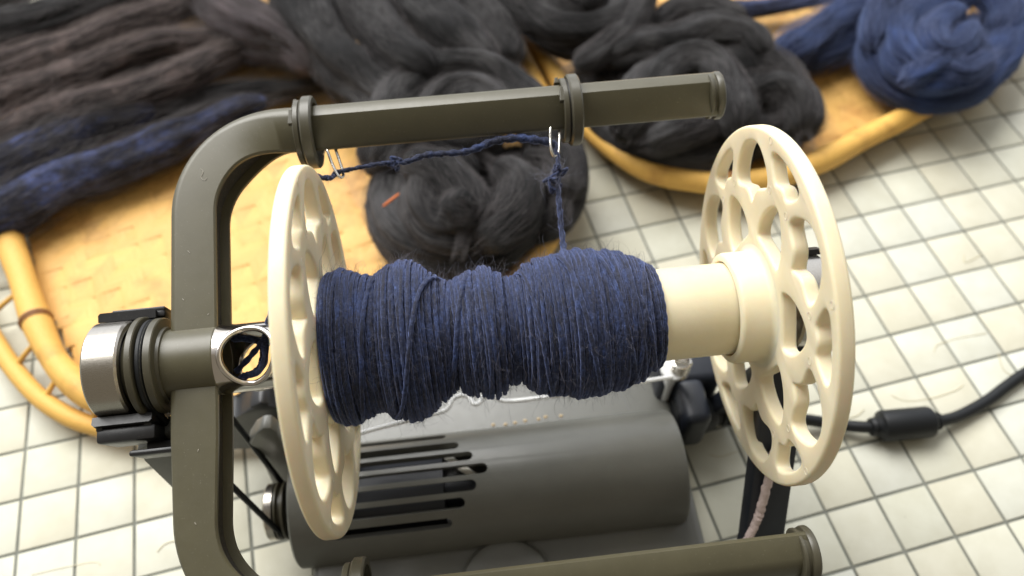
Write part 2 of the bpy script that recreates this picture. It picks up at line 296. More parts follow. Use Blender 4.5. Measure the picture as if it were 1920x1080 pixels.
# ================================================================== bamboo trays
def tray(name, label, outline, rim_r, ang, width, ring=None, z0=6.0, rimz=14.0, nodes=(), group='woven bamboo trays'):
    C = catmull(outline, 6, True); cx, cy = C.mean(0); t = thing(name, label, 'tray', (cx, cy, 0), group)
    rr = rim_r*(1+0.05*np.sin(np.arange(len(C))*0.7)+0.03*np.sin(np.arange(len(C))*0.23))
    P = np.c_[C, rimz+1.2*np.sin(np.arange(len(C))*0.11)]
    obj('rim', sweep(P, rr, True, s=16), CANE, t)
    inn = C-(C-[cx, cy])/np.linalg.norm(C-[cx, cy], axis=1)[:, None]*(rim_r*0.95)
    if ring is None: obj('inner_rim', sweep(np.c_[inn, np.full(len(C), rimz-rim_r*0.85)], rim_r*0.55, True, s=10), CANE, t)
    for k in nodes:
        a = P[k]; T = P[(k+1) % len(P)]-P[k-1]; T /= np.linalg.norm(T); b = np.cross(T, [0, 0, 1]); cc = np.cross(b, T)
        n_ = obj('joint', join([sweep(torus_path(a+T*d, b, cc, rr[k]*1.0, rr[k]*1.0, 24), rad, True, s=6) for d, rad in ((0, rim_r*0.16), (rim_r*0.28, rim_r*0.10))]), NODE, t)
    o = obj('underweave', ([(p[0], p[1], z0-1.6) for p in inn], [list(range(len(inn)))]), STRIP2, t, False); o['kind'] = 'stuff'
    # woven floor: every strip is laid on its own, over two and under two
    d1 = np.array([math.cos(ang), math.sin(ang)]); d2 = np.array([-d1[1], d1[0]]); ii = inn-(inn-[cx, cy])*0.0
    for fam, (d, e) in enumerate(((d1, d2), (d2, d1))):
        s_ = ii@e; lo, hi = s_.min(), s_.max(); k0, k1 = int(math.floor(lo/width)), int(math.ceil(hi/width))
        for k in range(k0, k1+1):
            off = (k+0.5)*width; a = ii@e-off; b = np.roll(a, -1); x = np.where(a*b < 0)[0]
            if len(x) < 2: continue
            ts = sorted([float((ii[i]+(ii[(i+1) % len(ii)]-ii[i])*(a[i]/(a[i]-b[i])))@d) for i in x]); ta, tb = ts[0], ts[-1]
            if tb-ta < width: continue
            st = np.arange(ta, tb+width/4, width/4); hw = width*0.485; V, UVs = [], []
            for q in st:
                j = q/width-0.5; ph_ = ((j+(k if fam == 0 else k+2)) % 4)/4*2*PI if fam == 0 else ((k+2+j) % 4)/4*2*PI+PI
                zz = z0+0.45*math.tanh(2.2*math.sin(ph_+PI/4))
                for sgn, dz in ((-1, -0.12), (-0.85, 0.1), (0.85, 0.1), (1, -0.12)):
                    w2 = d*q+e*(off+hw*sgn); V.append((w2[0], w2[1], zz+dz)); UVs.append((q/50+k*0.37, sgn*0.5+k*1.7))
            n = len(st); Fc = [[i*4+m, (i+1)*4+m, (i+1)*4+m+1, i*4+m+1] for i in range(n-1) for m in range(3)]
            obj('strip', (V, Fc, UVs), STRIP, t, True, 60)
    if ring is not None:
        Rg = catmull(ring, 6, False); Pz = np.c_[Rg, np.full(len(Rg), 8.0)]; obj('outer_ring', sweep(Pz, 3.8, s=12), CANE, t)
    return t, P
RING1 = [(-215, 230), (-208, 190), (-192, 140), (-176, 104), (-158, 76), (-141, 55), (-127, 43), (-112, 35), (-85, 27), (-45, 24), (0, 34), (45, 52), (66, 64)]
t1, P1 = tray('bamboo_tray', 'woven bamboo tray with double cane rim under the blue and black wool locks at left', TRAY1, 5.5, 0.31, 11.0, RING1, nodes=(11, 60, 75))
for i in range(9):                                   # short ties between rim and outer ring
    k = (2, 7, 13, 18, 23, 29, 36, 43, 50)[i]; a = P1[k]; d = np.linalg.norm(catmull(RING1, 6)-a[:2], axis=1); b = catmull(RING1, 6)[d.argmin()]
    obj('tie', sweep(catmull([a, ((a[0]+b[0])/2, (a[1]+b[1])/2, 12.5), (b[0], b[1], 8.5)], 5), 1.1, s=8), CANE, t1)
t2, P2 = tray('bamboo_tray', 'woven bamboo tray holding the grey black wool pile and the blue wool coil at right', TRAY2, 5.5, 0.42, 11.5, None, nodes=(27, 56, 62))

# ================================================================== wool
def tube_wool(pts, rad, n=9, s=40, amp=0.10, flat=1.0, seed=0, taper=(0.5, 0.5), twist=1.2):
    g = np.random.default_rng(seed+100); P = catmull(pts, n); m = len(P); L = np.r_[0, np.cumsum(np.linalg.norm(np.diff(P, axis=0), axis=1))]
    R = np.interp(np.linspace(0, 1, m), np.linspace(0, 1, len(rad)), rad) if not np.isscalar(rad) else np.full(m, float(rad))
    u = L/L[-1]; end = np.minimum(1, np.minimum(u/0.10, (1-u)/0.10)); end = np.sqrt(np.clip(1-(1-end)**2, 0, 1)); end = np.where(u < .5, taper[0]+(1-taper[0])*end, taper[1]+(1-taper[1])*end); R = R*end
    th = np.arange(s)*2*PI/s; D = np.zeros((m, s))
    for k, a in ((2, .9), (3, 1.0), (5, .8), (7, .5), (11, .35), (15, .22)):
        D += a*np.cos(k*th[None, :]+g.uniform(0, 6.28)+(twist*L/25*g.uniform(.5, 1.3))[:, None]*(1 if k < 4 else .6)*2)*(0.6+0.4*np.sin(L/ g.uniform(14, 30)+g.uniform(0, 6)))[:, None]
    D += 0.9*np.sin(L/g.uniform(6, 10)+g.uniform(0, 6)+1.5*np.sin(L/17))[:, None]+g.normal(0, 0.10, (m, s))
    T, A, B = frames(P); rr = R[:, None]*(1+amp*D*0.6)
    V = P[:, None, :]+A[:, None, :]*(rr*np.cos(th))[..., None]+B[:, None, :]*(rr*np.sin(th))[..., None]
    if flat != 1.0: V[..., 2] = P[:, None, 2]+(V[..., 2]-P[:, None, 2])*flat
    V[..., 2] = np.maximum(V[..., 2], 6.8)
    uv = np.stack([np.repeat((L/50)[:, None], s, 1), np.repeat((np.abs(np.arange(s)-s/2)/s*2)[None], m, 0)], -1)
    return (V.reshape(-1, 3), grid_faces(m, s, False), uv.reshape(-1, 2)), P, R
def fibres(P, R, count, seed=0, length=(8, 30), lift=0.34, rad=0.065):
    count = int(count*4.5)
    """thin loose fibres lying along and standing off a lock"""
    g = np.random.default_rng(seed+5); T, A, B = frames(P); L = np.r_[0, np.cumsum(np.linalg.norm(np.diff(P, axis=0), axis=1))]; V, Fc = [], []; o = 0
    for _ in range(count):
        ln = g.uniform(*length); s0 = g.uniform(-6, max(1, L[-1]-ln*0.4)); a0 = g.uniform(0, 2*PI); da = g.normal(0, .5); k = 6; l1 = abs(g.normal(0, lift)); l0 = g.uniform(0.99, 1.04); q = []
        for j in range(k):
            t = j/(k-1); s_ = np.clip(s0+ln*t, 0, L[-1]); over = s0+ln*t-s_; i = min(np.searchsorted(L, s_), len(P)-1); a = a0+da*t; r = R[i]*(l0+l1*(math.sin(t*PI)*0.6+t*t*0.6)); q.append(P[i]+T[i]*over+A[i]*r*math.cos(a)+B[i]*r*math.sin(a))
        q = np.array(q)+np.cumsum(g.normal(0, .25, (k, 3)), 0); q[:, 2] = np.maximum(q[:, 2], 7.2); q = catmull(q, 2); d = g.normal(0, 1, 3); d /= np.linalg.norm(d); e = np.cross(d, [0.3, .5, .8]); e /= np.linalg.norm(e)
        w_ = rad*np.linspace(1, .4, len(q))[:, None]; V += [q+d*w_, q-d*w_*.5+e*w_*.86, q-d*w_*.5-e*w_*.86]; n = len(q)
        for m in range(3):
            x, y = o+m*n, o+((m+1) % 3)*n; Fc += [[x+i, x+i+1, y+i+1, y+i] for i in range(n-1)]
        o += 3*n
    return np.concatenate(V), Fc
def px_pts(L, z): return [U(a[0], a[1], a[2] if len(a) > 2 else z) for a in L]
def lock(name, label, cat, pts, z, rad, m, group, seed, nf=260, amp=0.13, flat=.85, hair=None, taper=(.45, .45)):
    rad = [q*(.92 if group else 1.0) for q in rad]; W = px_pts(pts, z*.85); vf, P, R = tube_wool(W, rad, seed=seed, amp=amp*1.15, flat=flat, taper=taper, s=56)
    t = thing(name, label, cat, (float(P[:, 0].mean()), float(P[:, 1].mean()), 7), group)
    obj('core', vf, m, t, True, 0)
    f = obj('loose_fibre', fibres(P, R, nf, seed), hair or (W_HAIRL if m is W_BROWN else W_HAIR), t, True, 0); f['kind'] = 'stuff'; return t
GL = 'wool locks laid side by side in the left tray'
lock('wool_lock', 'fat blue black wool lock lowest on the left tray, nearest the bare weave', 'wool', [(-60, 430), (20, 395), (110, 345), (210, 310), (310, 268), (390, 232), (450, 205), (500, 190)], 22, [12.5, 13, 13, 12, 11, 9, 7, 5], W_NAVYB, GL, 1, 300)
lock('wool_lock', 'fluffy lock with a bright blue tuft, second up from the bare weave', 'wool', [(-60, 340), (20, 310), (90, 275), (170, 232), (240, 215), (290, 205)], 25, [10, 11, 10.5, 9.5, 8, 5], W_NAVYB, GL, 2, 420, amp=.2)
lock('wool_lock', 'thin black lock reaching right to the flyer corner over bare weave', 'wool', [(160, 232), (250, 222), (340, 195), (440, 172), (540, 166), (640, 150)], 18, [6, 7, 7.5, 6.5, 5, 4], W_BLACK, GL, 3, 260)
lock('wool_lock', 'brownish fluffy lock in the middle of the left tray', 'wool', [(-60, 275), (40, 240), (140, 205), (250, 178), (350, 140), (430, 100), (500, 80), (580, 75)], 30, [8, 8.5, 9, 9, 8.5, 7.5, 6, 5], W_BROWN, GL, 4, 380, amp=.18)
lock('wool_lock', 'grey brown lock with orange tinted ends above the middle lock', 'wool', [(-60, 215), (20, 178), (100, 155), (190, 118), (280, 85), (370, 75), (420, 70)], 33, [8, 8, 8, 7.5, 7.5, 7, 5], W_BROWN, GL, 5, 360, amp=.18)
lock('wool_lock', 'long dark brown lock near the top left edge', 'wool', [(-60, 150), (40, 118), (140, 90), (230, 50), (320, 22), (420, -20)], 36, [9, 9, 9, 9, 8, 7], W_BROWN, GL, 6, 360, amp=.18)
lock('wool_lock', 'near black lock in the top left corner of the photo', 'wool', [(-60, 70), (60, 45), (160, 15), (260, -30), (330, -70)], 36, [12, 12, 12, 11, 10], W_BLACK, GL, 7, 300, amp=.18)
lock('wool_lock', 'black lock cut off by the top edge at the far left', 'wool', [(-80, -20), (40, -50), (160, -90), (300, -120)], 36, [15, 16, 16, 14], W_BLACK, GL, 10, 200, amp=.18)
lock('wool_lock', 'flat dark lock underneath the grey brown locks', 'wool', [(-60, 110), (60, 150), (200, 155), (330, 120), (440, 60), (520, 20)], 18, [9, 11, 11, 11, 10, 8], W_BLACK, GL, 8, 200)
lock('wool_tuft', 'mauve grey fluffy wool tuft hanging beside the big black bundle', 'wool', [(330, -60), (390, -5), (440, 35), (500, 70), (555, 95), (590, 130)], 34, [12, 13, 14, 13, 10, 5], wool('mauve_wool', [(0.36, (0.014, 0.011, 0.012)), (0.5, (0.045, 0.035, 0.036)), (0.66, (0.12, 0.09, 0.09))], sheen_col=(.6, .5, .55)), None, 9, 700, amp=.26)
def pile(name, label, cat, strands, m, seed, nf=160, loc=None, hair=None):
    t = None; pr = []
    for i, (pts, z, rad, *mm_) in enumerate(strands):
        W = px_pts(pts, z); rad = [q*(.90 if m is W_BLUE else .96) for q in rad]; vf, P, R = tube_wool(W, rad, seed=seed+i, amp=0.17, flat=.95, taper=(.35, .35), twist=.8, s=48)
        if t is None: c = P.mean(0); t = thing(name, label, cat, (float(c[0]), float(c[1]), 7))
        obj('strand', vf, mm_[0] if mm_ else m, t, True, 0); pr.append((P, R))
    f = obj('loose_fibre', join([fibres(P, R, nf, seed+9+i, lift=.08, rad=.06) for i, (P, R) in enumerate(pr)]), hair or W_HAIR, t, True, 0); f['kind'] = 'stuff'; return t
pile('wool_roving', 'big black wool roving folded and coiled in a bun behind the flyer', 'wool', [
    ([(540, -70), (580, 20), (635, 110), (710, 180), (790, 210)], 34, [15, 16, 15, 13, 10]),
    ([(660, -60), (690, 20), (750, 100), (820, 150)], 44, [13, 14, 13, 10]),
    ([(740, -70), (790, 10), (860, 80), (920, 130)], 42, [14, 15, 14, 10]),
    ([(850, -70), (890, 0), (930, 60), (960, 120)], 32, [12, 13, 12, 9]),
    ([(610, 60), (640, 130), (690, 200), (760, 240)], 22, [10, 12, 12, 10]),
    ([(730, 270), (745, 190), (800, 145), (880, 135), (950, 160), (1000, 220), (1020, 280)], 40, [10, 11, 11, 11, 11, 11, 9]),
    ([(800, 230), (840, 185), (900, 180), (930, 215), (890, 250), (840, 245)], 48, [9, 10, 10, 9, 9, 7]),
    ([(700, 320), (740, 270), (810, 260), (880, 285), (940, 270)], 36, [11, 13, 13, 12, 9]),
    ([(760, 320), (735, 390), (770, 450), (840, 480), (920, 465), (975, 410), (985, 340), (940, 295)], 26, [12, 13, 13, 13, 13, 12, 12, 10]),
    ([(900, 330), (840, 330), (800, 380), (830, 430), (900, 420), (930, 370)], 40, [10, 12, 12, 12, 11, 9]),
    ([(880, 380), (860, 400), (890, 400)], 50, [8, 9, 7]),
    ([(1000, 210), (1045, 270), (1060, 340), (1040, 400), (980, 440)], 24, [9, 10, 10, 10, 9]),
    ([(980, 300), (1030, 320), (1040, 370)], 34, [8, 10, 8]),
    ([(760, 300), (830, 330), (880, 385), (872, 435)], 47, [8, 10, 10, 7]),
    ([(900, 455), (962, 405), (972, 345), (930, 310)], 45, [8, 10, 9, 6]),
    ([(1008, 258), (1050, 310), (1058, 372)], 34, [9, 11, 8]),
    ([(850, 300), (900, 400), (860, 470)], 15, [16, 20, 14])], W_BLACK, 20, 170)
o = obj('orange_fleck', sweep(catmull([U(718, 387, 42), U(735, 374, 44), U(749, 363, 43)], 4), [0.3, .55, .6, .6, .6, .6, .6, .5, .25], s=6), mat('orange_fibre', (0.62, 0.16, 0.035), 0.7)); tag(o, 'small orange fibre fleck caught on the black wool bun', 'fibre')
pile('wool_roving', 'grey black wool roving heaped in folds in the right tray', 'wool', [
    ([(940, -20), (1000, 30), (1070, 60), (1140, 50), (1190, -10)], 36, [13, 14, 14, 13, 11]),
    ([(1040, -50), (1080, 0), (1120, 30)], 44, [12, 13, 10]),
    ([(1205, -30), (1185, 40), (1140, 90), (1080, 125)], 40, [9, 9, 8, 6]),
    ([(1130, 110), (1190, 92), (1260, 88), (1330, 62), (1400, 75), (1430, 110)], 38, [9, 11, 11, 10, 10, 9]),
    ([(1220, 60), (1270, 30), (1330, 25), (1390, 50)], 30, [8, 9, 9, 8]),
    ([(1170, 250), (1210, 180), (1270, 125), (1330, 125), (1370, 180), (1385, 250)], 36, [12, 12, 11, 11, 11, 10]),
    ([(1340, 110), (1410, 120), (1465, 145), (1490, 190)], 30, [10, 12, 11, 9]),
    ([(1370, 190), (1440, 180), (1490, 205), (1505, 250)], 26, [13, 14, 13, 10]),
    ([(1390, 260), (1450, 250), (1500, 240)], 18, [11, 12, 9]),
    ([(1090, 170), (1150, 240), (1220, 285), (1310, 300), (1400, 275)], 16, [10, 12, 12, 12, 10]),
    ([(1100, 120), (1160, 170), (1230, 220), (1320, 230)], 20, [13, 15, 15, 12]),
    ([(1210, 270), (1270, 250), (1340, 235)], 33, [7, 8, 6])], W_BLACK, 50, 170)
pile('wool_roving', 'blue wool roving coiled into a round nest in the right tray', 'wool', [
    ([(1650, 50), (1640, 110), (1680, 160), (1750, 180), (1830, 150), (1880, 90), (1895, 20), (1850, -30)], 22, [10, 11, 11, 11, 11, 11, 11, 10]),
    ([(1830, -20), (1750, 10), (1690, 50), (1690, 110), (1740, 145), (1800, 125), (1840, 80)], 34, [10, 11, 11, 10, 10, 10, 8]),
    ([(1800, 20), (1750, 60), (1760, 100), (1800, 90), (1820, 50)], 40, [7, 9, 8, 8, 6]),
    ([(1640, 90), (1660, 20), (1720, -30), (1800, -50)], 33, [9, 11, 11, 10]),
    ([(1780, -30), (1850, -10), (1885, 30), (1870, 70)], 24, [9, 11, 11, 9]),
    ([(1700, 150), (1760, 120), (1800, 140), (1850, 110)], 36, [7, 10, 9, 7]),
    ([(1720, 80), (1780, 90), (1840, 40)], 9, [8, 10, 8])], W_BLUE, 80, 200, hair=W_HAIRB)
lock('wool_lock', 'bright blue wool band running in from the top beside the blue coil', 'wool', [(1760, -40), (1690, -10), (1600, 25), (1530, 65), (1465, 105)], 28, [9, 10, 10, 10, 9], W_BLUE, None, 91, 260, hair=W_HAIRB)
lock('wool_lock', 'narrower dark blue wool band under the bright blue one', 'wool', [(1760, 20), (1680, 50), (1610, 75), (1550, 95), (1500, 115)], 19, [8, 9, 9, 9, 8], W_BLUE, None, 92, 220, hair=W_HAIRB)
lock('wool_lock', 'thin blue black strand along the top edge between grey and blue wool', 'wool', [(1290, 25), (1360, 20), (1440, 14), (1540, -5), (1620, -30)], 20, [4, 5, 5, 5, 4], W_NAVYB, None, 93, 120, hair=W_HAIRB)

# ================================================================== the bobbin
bob = thing('bobbin', 'cream plastic bobbin with two lace-like flanges, on the flyer', 'bobbin', (0, 0, AX-50))
PH0 = 46.0
def ring_pts(base, pts): return [(r*math.cos(math.radians(base+a)), r*math.sin(math.radians(base+a))) for r, a in pts]
BIG = [(46.6, 0), (45.9, 6.0), (43.6, 10.8), (40.2, 15.5), (37.2, 17.8), (35.0, 17.0), (33.7, 12.5), (33.0, 7.5), (31.3, 4.0), (29.0, 0), (31.3, -4.0), (33.0, -7.5), (33.7, -12.5), (35.0, -17.0), (37.2, -17.8), (40.2, -15.5), (43.6, -10.8), (45.9, -6.0)]
SMALL = [(46.9, 0), (46.8, 7), (46.0, 11.2), (44.0, 12.2), (41.3, 10.2), (38.9, 7.2), (38.2, 4.5), (39.3, 0), (38.2, -4.5), (38.9, -7.2), (41.3, -10.2), (44.0, -12.2), (46.0, -11.2), (46.8, -7)]
INNER = [(34.0, 0), (32.8, 5), (30.2, 10.5), (26.8, 16.5), (23.2, 21.0), (20.8, 22.0), (19.6, 18.5), (19.0, 10), (18.8, 0), (19.0, -10), (19.6, -18.5), (20.8, -22.0), (23.2, -21.0), (26.8, -16.5), (30.2, -10.5), (32.8, -5)]
def shrink(lp, d):
    p = np.array(lp); t = np.roll(p, -1, 0)-np.roll(p, 1, 0); n_ = np.c_[-t[:, 1], t[:, 0]]; n_ /= np.linalg.norm(n_, axis=1)[:, None]+1e-9
    area = 0.5*np.sum(p[:, 0]*np.roll(p[:, 1], -1)-np.roll(p[:, 0], -1)*p[:, 1]); q = p+n_*d*(1 if area > 0 else -1)
    for _ in range(2): q = 0.25*np.roll(q, 1, 0)+0.5*q+0.25*np.roll(q, -1, 0)
    return [tuple(v) for v in q]
def flange_vf(xc, thick, bev=0.9):
    cu = bpy.data.curves.new('c', 'CURVE'); cu.dimensions = '2D'; cu.fill_mode = 'BOTH'; cu.extrude = thick/2-bev; cu.bevel_depth = bev; cu.bevel_resolution = 3; cu.offset = -bev
    loops = [[(50*math.cos(a), 50*math.sin(a)) for a in np.linspace(0, 2*PI, 160, endpoint=False)], [(8*math.cos(a), 8*math.sin(a)) for a in np.linspace(0, 2*PI, 40, endpoint=False)]]
    for k in range(6):
        for shp, a in ((BIG, PH0+60*k), (SMALL, PH0+30+60*k), (INNER, PH0+30+60*k)): loops.append(shrink([tuple(p[:2]) for p in catmull([np.array(q) for q in ring_pts(a, shp)], 5, True)], 0.6))
    for lp in loops:
        sp = cu.splines.new('POLY'); sp.points.add(len(lp)-1); sp.use_cyclic_u = True
        for i, (a, b) in enumerate(lp): sp.points[i].co = (a, b, 0, 1)
    o = link(bpy.data.objects.new('c', cu)); bpy.context.view_layer.update(); me = bpy.data.meshes.new_from_object(o.evaluated_get(bpy.context.evaluated_depsgraph_get()))
    bm = bmesh.new(); bm.from_mesh(me); bmesh.ops.remove_doubles(bm, verts=bm.verts, dist=0.003); bmesh.ops.recalc_face_normals(bm, faces=list(bm.faces))
    V = [(xc+v.co.z, v.co.x, AX+v.co.y) for v in bm.verts]; Fc = [[v.index for v in f.verts] for f in bm.faces]; bm.free(); bpy.data.objects.remove(o); bpy.data.curves.remove(cu); return V, Fc
obj('flange', flange_vf(-2.1, 4.2), CREAM, bob, True, 50)
obj('flange', flange_vf(118.5+2.1, 4.2), CREAM, bob, True, 50)
obj('core', lathe([(0, 8.5), (0, 12.9), (110.4, 12.9), (110.9, 12.5), (110.9, 8.5)], 96, closed=True), CREAM, bob)
def fil(x0, s): return [(x0-s*2.0, 8.5), (x0-s*0.2, 17.6), (x0, 17.6), (x0+s*0.2, 16.6), (x0+s*0.7, 15.9), (x0+s*1.4, 15.6), (x0+s*7.6, 15.6), (x0+s*8.3, 15.3), (x0+s*8.7, 14.8), (x0+s*8.8, 13.5), (x0+s*8.3, 13.2), (x0+s*7, 13.1), (x0+s*5, 8.5)]
obj('collar', lathe(fil(0, 1), 96, closed=True), CREAM, bob)
obj('collar', lathe(fil(118.5, -1), 96, closed=True), CREAM, bob)
# small moulded pin marks on the flange faces
for xf, sgn in ((118.5, -1), (0.0, 1)):
    pm0 = None
    for k in range(6):
        for r, a in ((48.3, 17), (36.0, 21.0), (36.0, -21.0)):
            c = C3(xf+sgn*0.01, r, math.radians(PH0+60*k+a))
            if pm0 is None: pm0 = o = obj('moulding_mark', sweep(torus_path(c, np.array([0, 1, 0.]), np.array([0, 0, 1.]), .95, .95, 14), 0.10, True, s=4), CREAM, bob, loc=c)
            else: o = pm0.copy(); link(o); o.parent = bob
            o.location = Vector(c-origin_of(bob))*K

# ================================================================== the yarn
xs = [-0.5, 1, 4.5, 9, 13, 17, 21, 25, 29, 33.5, 38, 44, 47, 50.5, 54, 58, 63, 66, 70, 74, 78, 82, 85, 87.5, 89.5]
rs = [18.3, 20.3, 21.2, 19.6, 18.2, 20.7, 22.1, 21.2, 17.4, 14.7, 16.8, 18.2, 16.0, 14.0, 17.2, 18.8, 19.3, 20.0, 19.9, 19.4, 18.8, 17.8, 16.6, 14.9, 13.4]
def prof(x): return np.interp(x, xs, rs)
yarn = thing('yarn', 'navy blue handspun yarn wound round the bobbin core and led through both guides', 'yarn', (45, 0, AX-20))
def ply(P, rad, lobes=2, pitch=3.2, s=9, depth=0.22, jit=0.05, seed=0):
    g = np.random.default_rng(seed); L = np.r_[0, np.cumsum(np.linalg.norm(np.diff(P, axis=0), axis=1))]; th = np.arange(s)*2*PI/s; n = len(P)
    R = (rad if not np.isscalar(rad) else np.full(n, rad))*(1+jit*np.interp(L, np.arange(0, L[-1]+7, 6.0), g.normal(0, 1, len(np.arange(0, L[-1]+7, 6.0)))))
    S = R[:, None]*(1-depth*0.5+depth*0.5*np.cos(lobes*(th[None, :]-(L/pitch*PI)[:, None])))
    T, A, B = frames(P); V = P[:, None, :]+A[:, None, :]*(S*np.cos(th))[..., None]+B[:, None, :]*(S*np.sin(th))[..., None]
    uv = np.stack([np.repeat((L/9.0+seed*3.3)[:, None], s, 1), np.repeat((th/(2*PI)*0.3)[None], n, 0)], -1); return V.reshape(-1, 3), grid_faces(n, s, False), uv.reshape(-1, 2)
def wraps(x0, x1, turns, dr, seed, tilt=0.35, per=150, rad=0.58):
    g = np.random.default_rng(seed); n = int(turns*per); t = np.arange(n)/per; a = t*2*PI+g.uniform(0, 6)
    kn = np.arange(0, turns+1.2, 0.5); x = x0+(x1-x0)*t/turns+np.interp(t, kn, g.normal(0, tilt, len(kn)))+0.35*np.interp(t, np.arange(0, turns+1, .21), g.normal(0, .45, len(np.arange(0, turns+1, .21))))
    x = np.clip(x, min(x0, x1), max(x0, x1)); r = prof(x)+dr+np.interp(t, kn, g.normal(0, .22, len(kn)))
    P = np.stack([x, r*np.cos(a), AX+r*np.sin(a)], -1); ra = rad*(1+0.14*np.interp(t, np.arange(0, turns+1, .3), g.normal(0, 1, len(np.arange(0, turns+1, .3)))))
    return ply(P, ra, seed=seed, jit=0.0)
obj('under_layer', lathe([(-.3, 12.5)]+[(x, prof(x)-0.9) for x in np.linspace(-0.3, 89, 90)]+[(89.4, 12.5)], 96), YARN, yarn)
obj('wound_strand', wraps(0.4, 88.4, 88, -0.2, 3, rad=.565), YARN, yarn, True, 0)
obj('wound_strand', wraps(87.5, 0.6, 44, 0.15, 4, tilt=0.8), YARN, yarn, True, 0)
obj('wound_strand', wraps(89.3, 66, 22, 0.35, 5, tilt=2.4, rad=.66), YARN, yarn, True, 0)
# long crossing strands lying over the wraps
def cross(x0, a0, x1, a1, dr=1.15, rad=0.72, seed=0):
    n = 90; t = np.linspace(0, 1, n); x = x0+(x1-x0)*(t+0.05*np.sin(t*6)); a = np.radians(a0+(a1-a0)*t); m = np.minimum(1, np.minimum(t, 1-t)*9); r = prof(x)+dr*m-0.8*(1-m)
    r = np.convolve(np.pad(r, 6, 'edge'), np.ones(13)/13, 'valid'); return ply(np.stack([x, r*np.cos(a), AX+r*np.sin(a)], -1), rad, seed=seed)
obj('crossing_strand', cross(32.5, 38, 13.5, 212, seed=11, rad=.66), YARN, yarn, True, 0)
obj('crossing_strand', cross(15, 40, 6.5, 210, seed=12, dr=.8, rad=.64), YARN, yarn, True, 0)
obj('crossing_strand', cross(62, 36, 74, 212, seed=13, dr=1.0), YARN, yarn, True, 0)
obj('crossing_strand', cross(82, 95, 88.5, 205, seed=14, dr=.9), YARN, yarn, True, 0)
obj('crossing_strand', cross(72, 38, 84, 212, seed=15, dr=.8), YARN, yarn, True, 0)
obj('crossing_strand', cross(52, 38, 60, 212, seed=17, dr=.7, rad=.62), YARN, yarn, True, 0)
obj('crossing_strand', cross(88, 40, 78, 212, seed=18, dr=.9, rad=.66), YARN, yarn, True, 0)
obj('crossing_strand', cross(40, 40, 29, 212, seed=16, dr=.8), YARN, yarn, True, 0)
# the free end: out of the orifice, over the flange rim, through guide one, along the arm, guide two, down to the cop
free = [UF(440, 692, -3), UF(470, 668, 0), UF(492, 640, 3), UF(503, 612, 7)]
free = [F(-27, -3, -4), F(-22, 1, -2), F(-17.5, 4.5, 2), F(-14.5, 10, 6), F(-10, 25, 3), F(-6.2, 40, 1.5), F(-3.4, 50.5, 0.4), F(0.5, 50.6, 0), UF(622, 333, 0), UF(633, 323, 0), UF(665, 316, 0), UF(700, 309, 0), UF(735, 304, 0), UF(760, 304, .6), UF(800, 291, .3), UF(840, 288, 0), UF(880, 283, 0), UF(920, 267, 0), UF(965, 259, 0), UF(1000, 262, 0), UF(1035, 268, 0), UF(1042, 280, 0), UF(1047, 310, 0), UF(1046, 350, 0), UF(1050, 400, 0), UF(1054, 440, 0), UF(1057, 475, 2), UF(1061, 505, 8)]
P = catmull(free, 12); P[50:-8] += np.random.default_rng(2).normal(0, .06, P[50:-8].shape)
thk = np.interp(np.linspace(0, 1, len(P)), [0, .2, .33, .38, .45, .52, .6, .68, .74, .78, 1], [.9, .95, 1.0, .7, .65, 1.0, 1.1, 1.5, 1.25, .75, 1.0])
obj('free_strand', ply(P, thk, pitch=3.6, seed=21, depth=.3), YARN, yarn, True, 0)
def knot(c, r, n, seed, rad=.55):
    g = np.random.default_rng(seed); pts = [c+g.normal(0, 1, 3)*np.array(r) for _ in range(n)]; return ply(catmull(pts, 10, True), rad, seed=seed, pitch=2.6)
obj('knot', knot(UF(745, 307, 0), (1.6, .9, 1.0), 11, 31), YARN, yarn, True, 0)
obj('knot', join([knot(UF(1036, 335, 0), (1.6, 2.0, 2.0), 13, 32, .5), knot(UF(1030, 350, 0), (1.4, 1.2, 1.3), 9, 33, .42), knot(UF(1044, 318, 0), (.8, 1.6, 1.6), 8, 34, .5)]), YARN, yarn, True, 0)
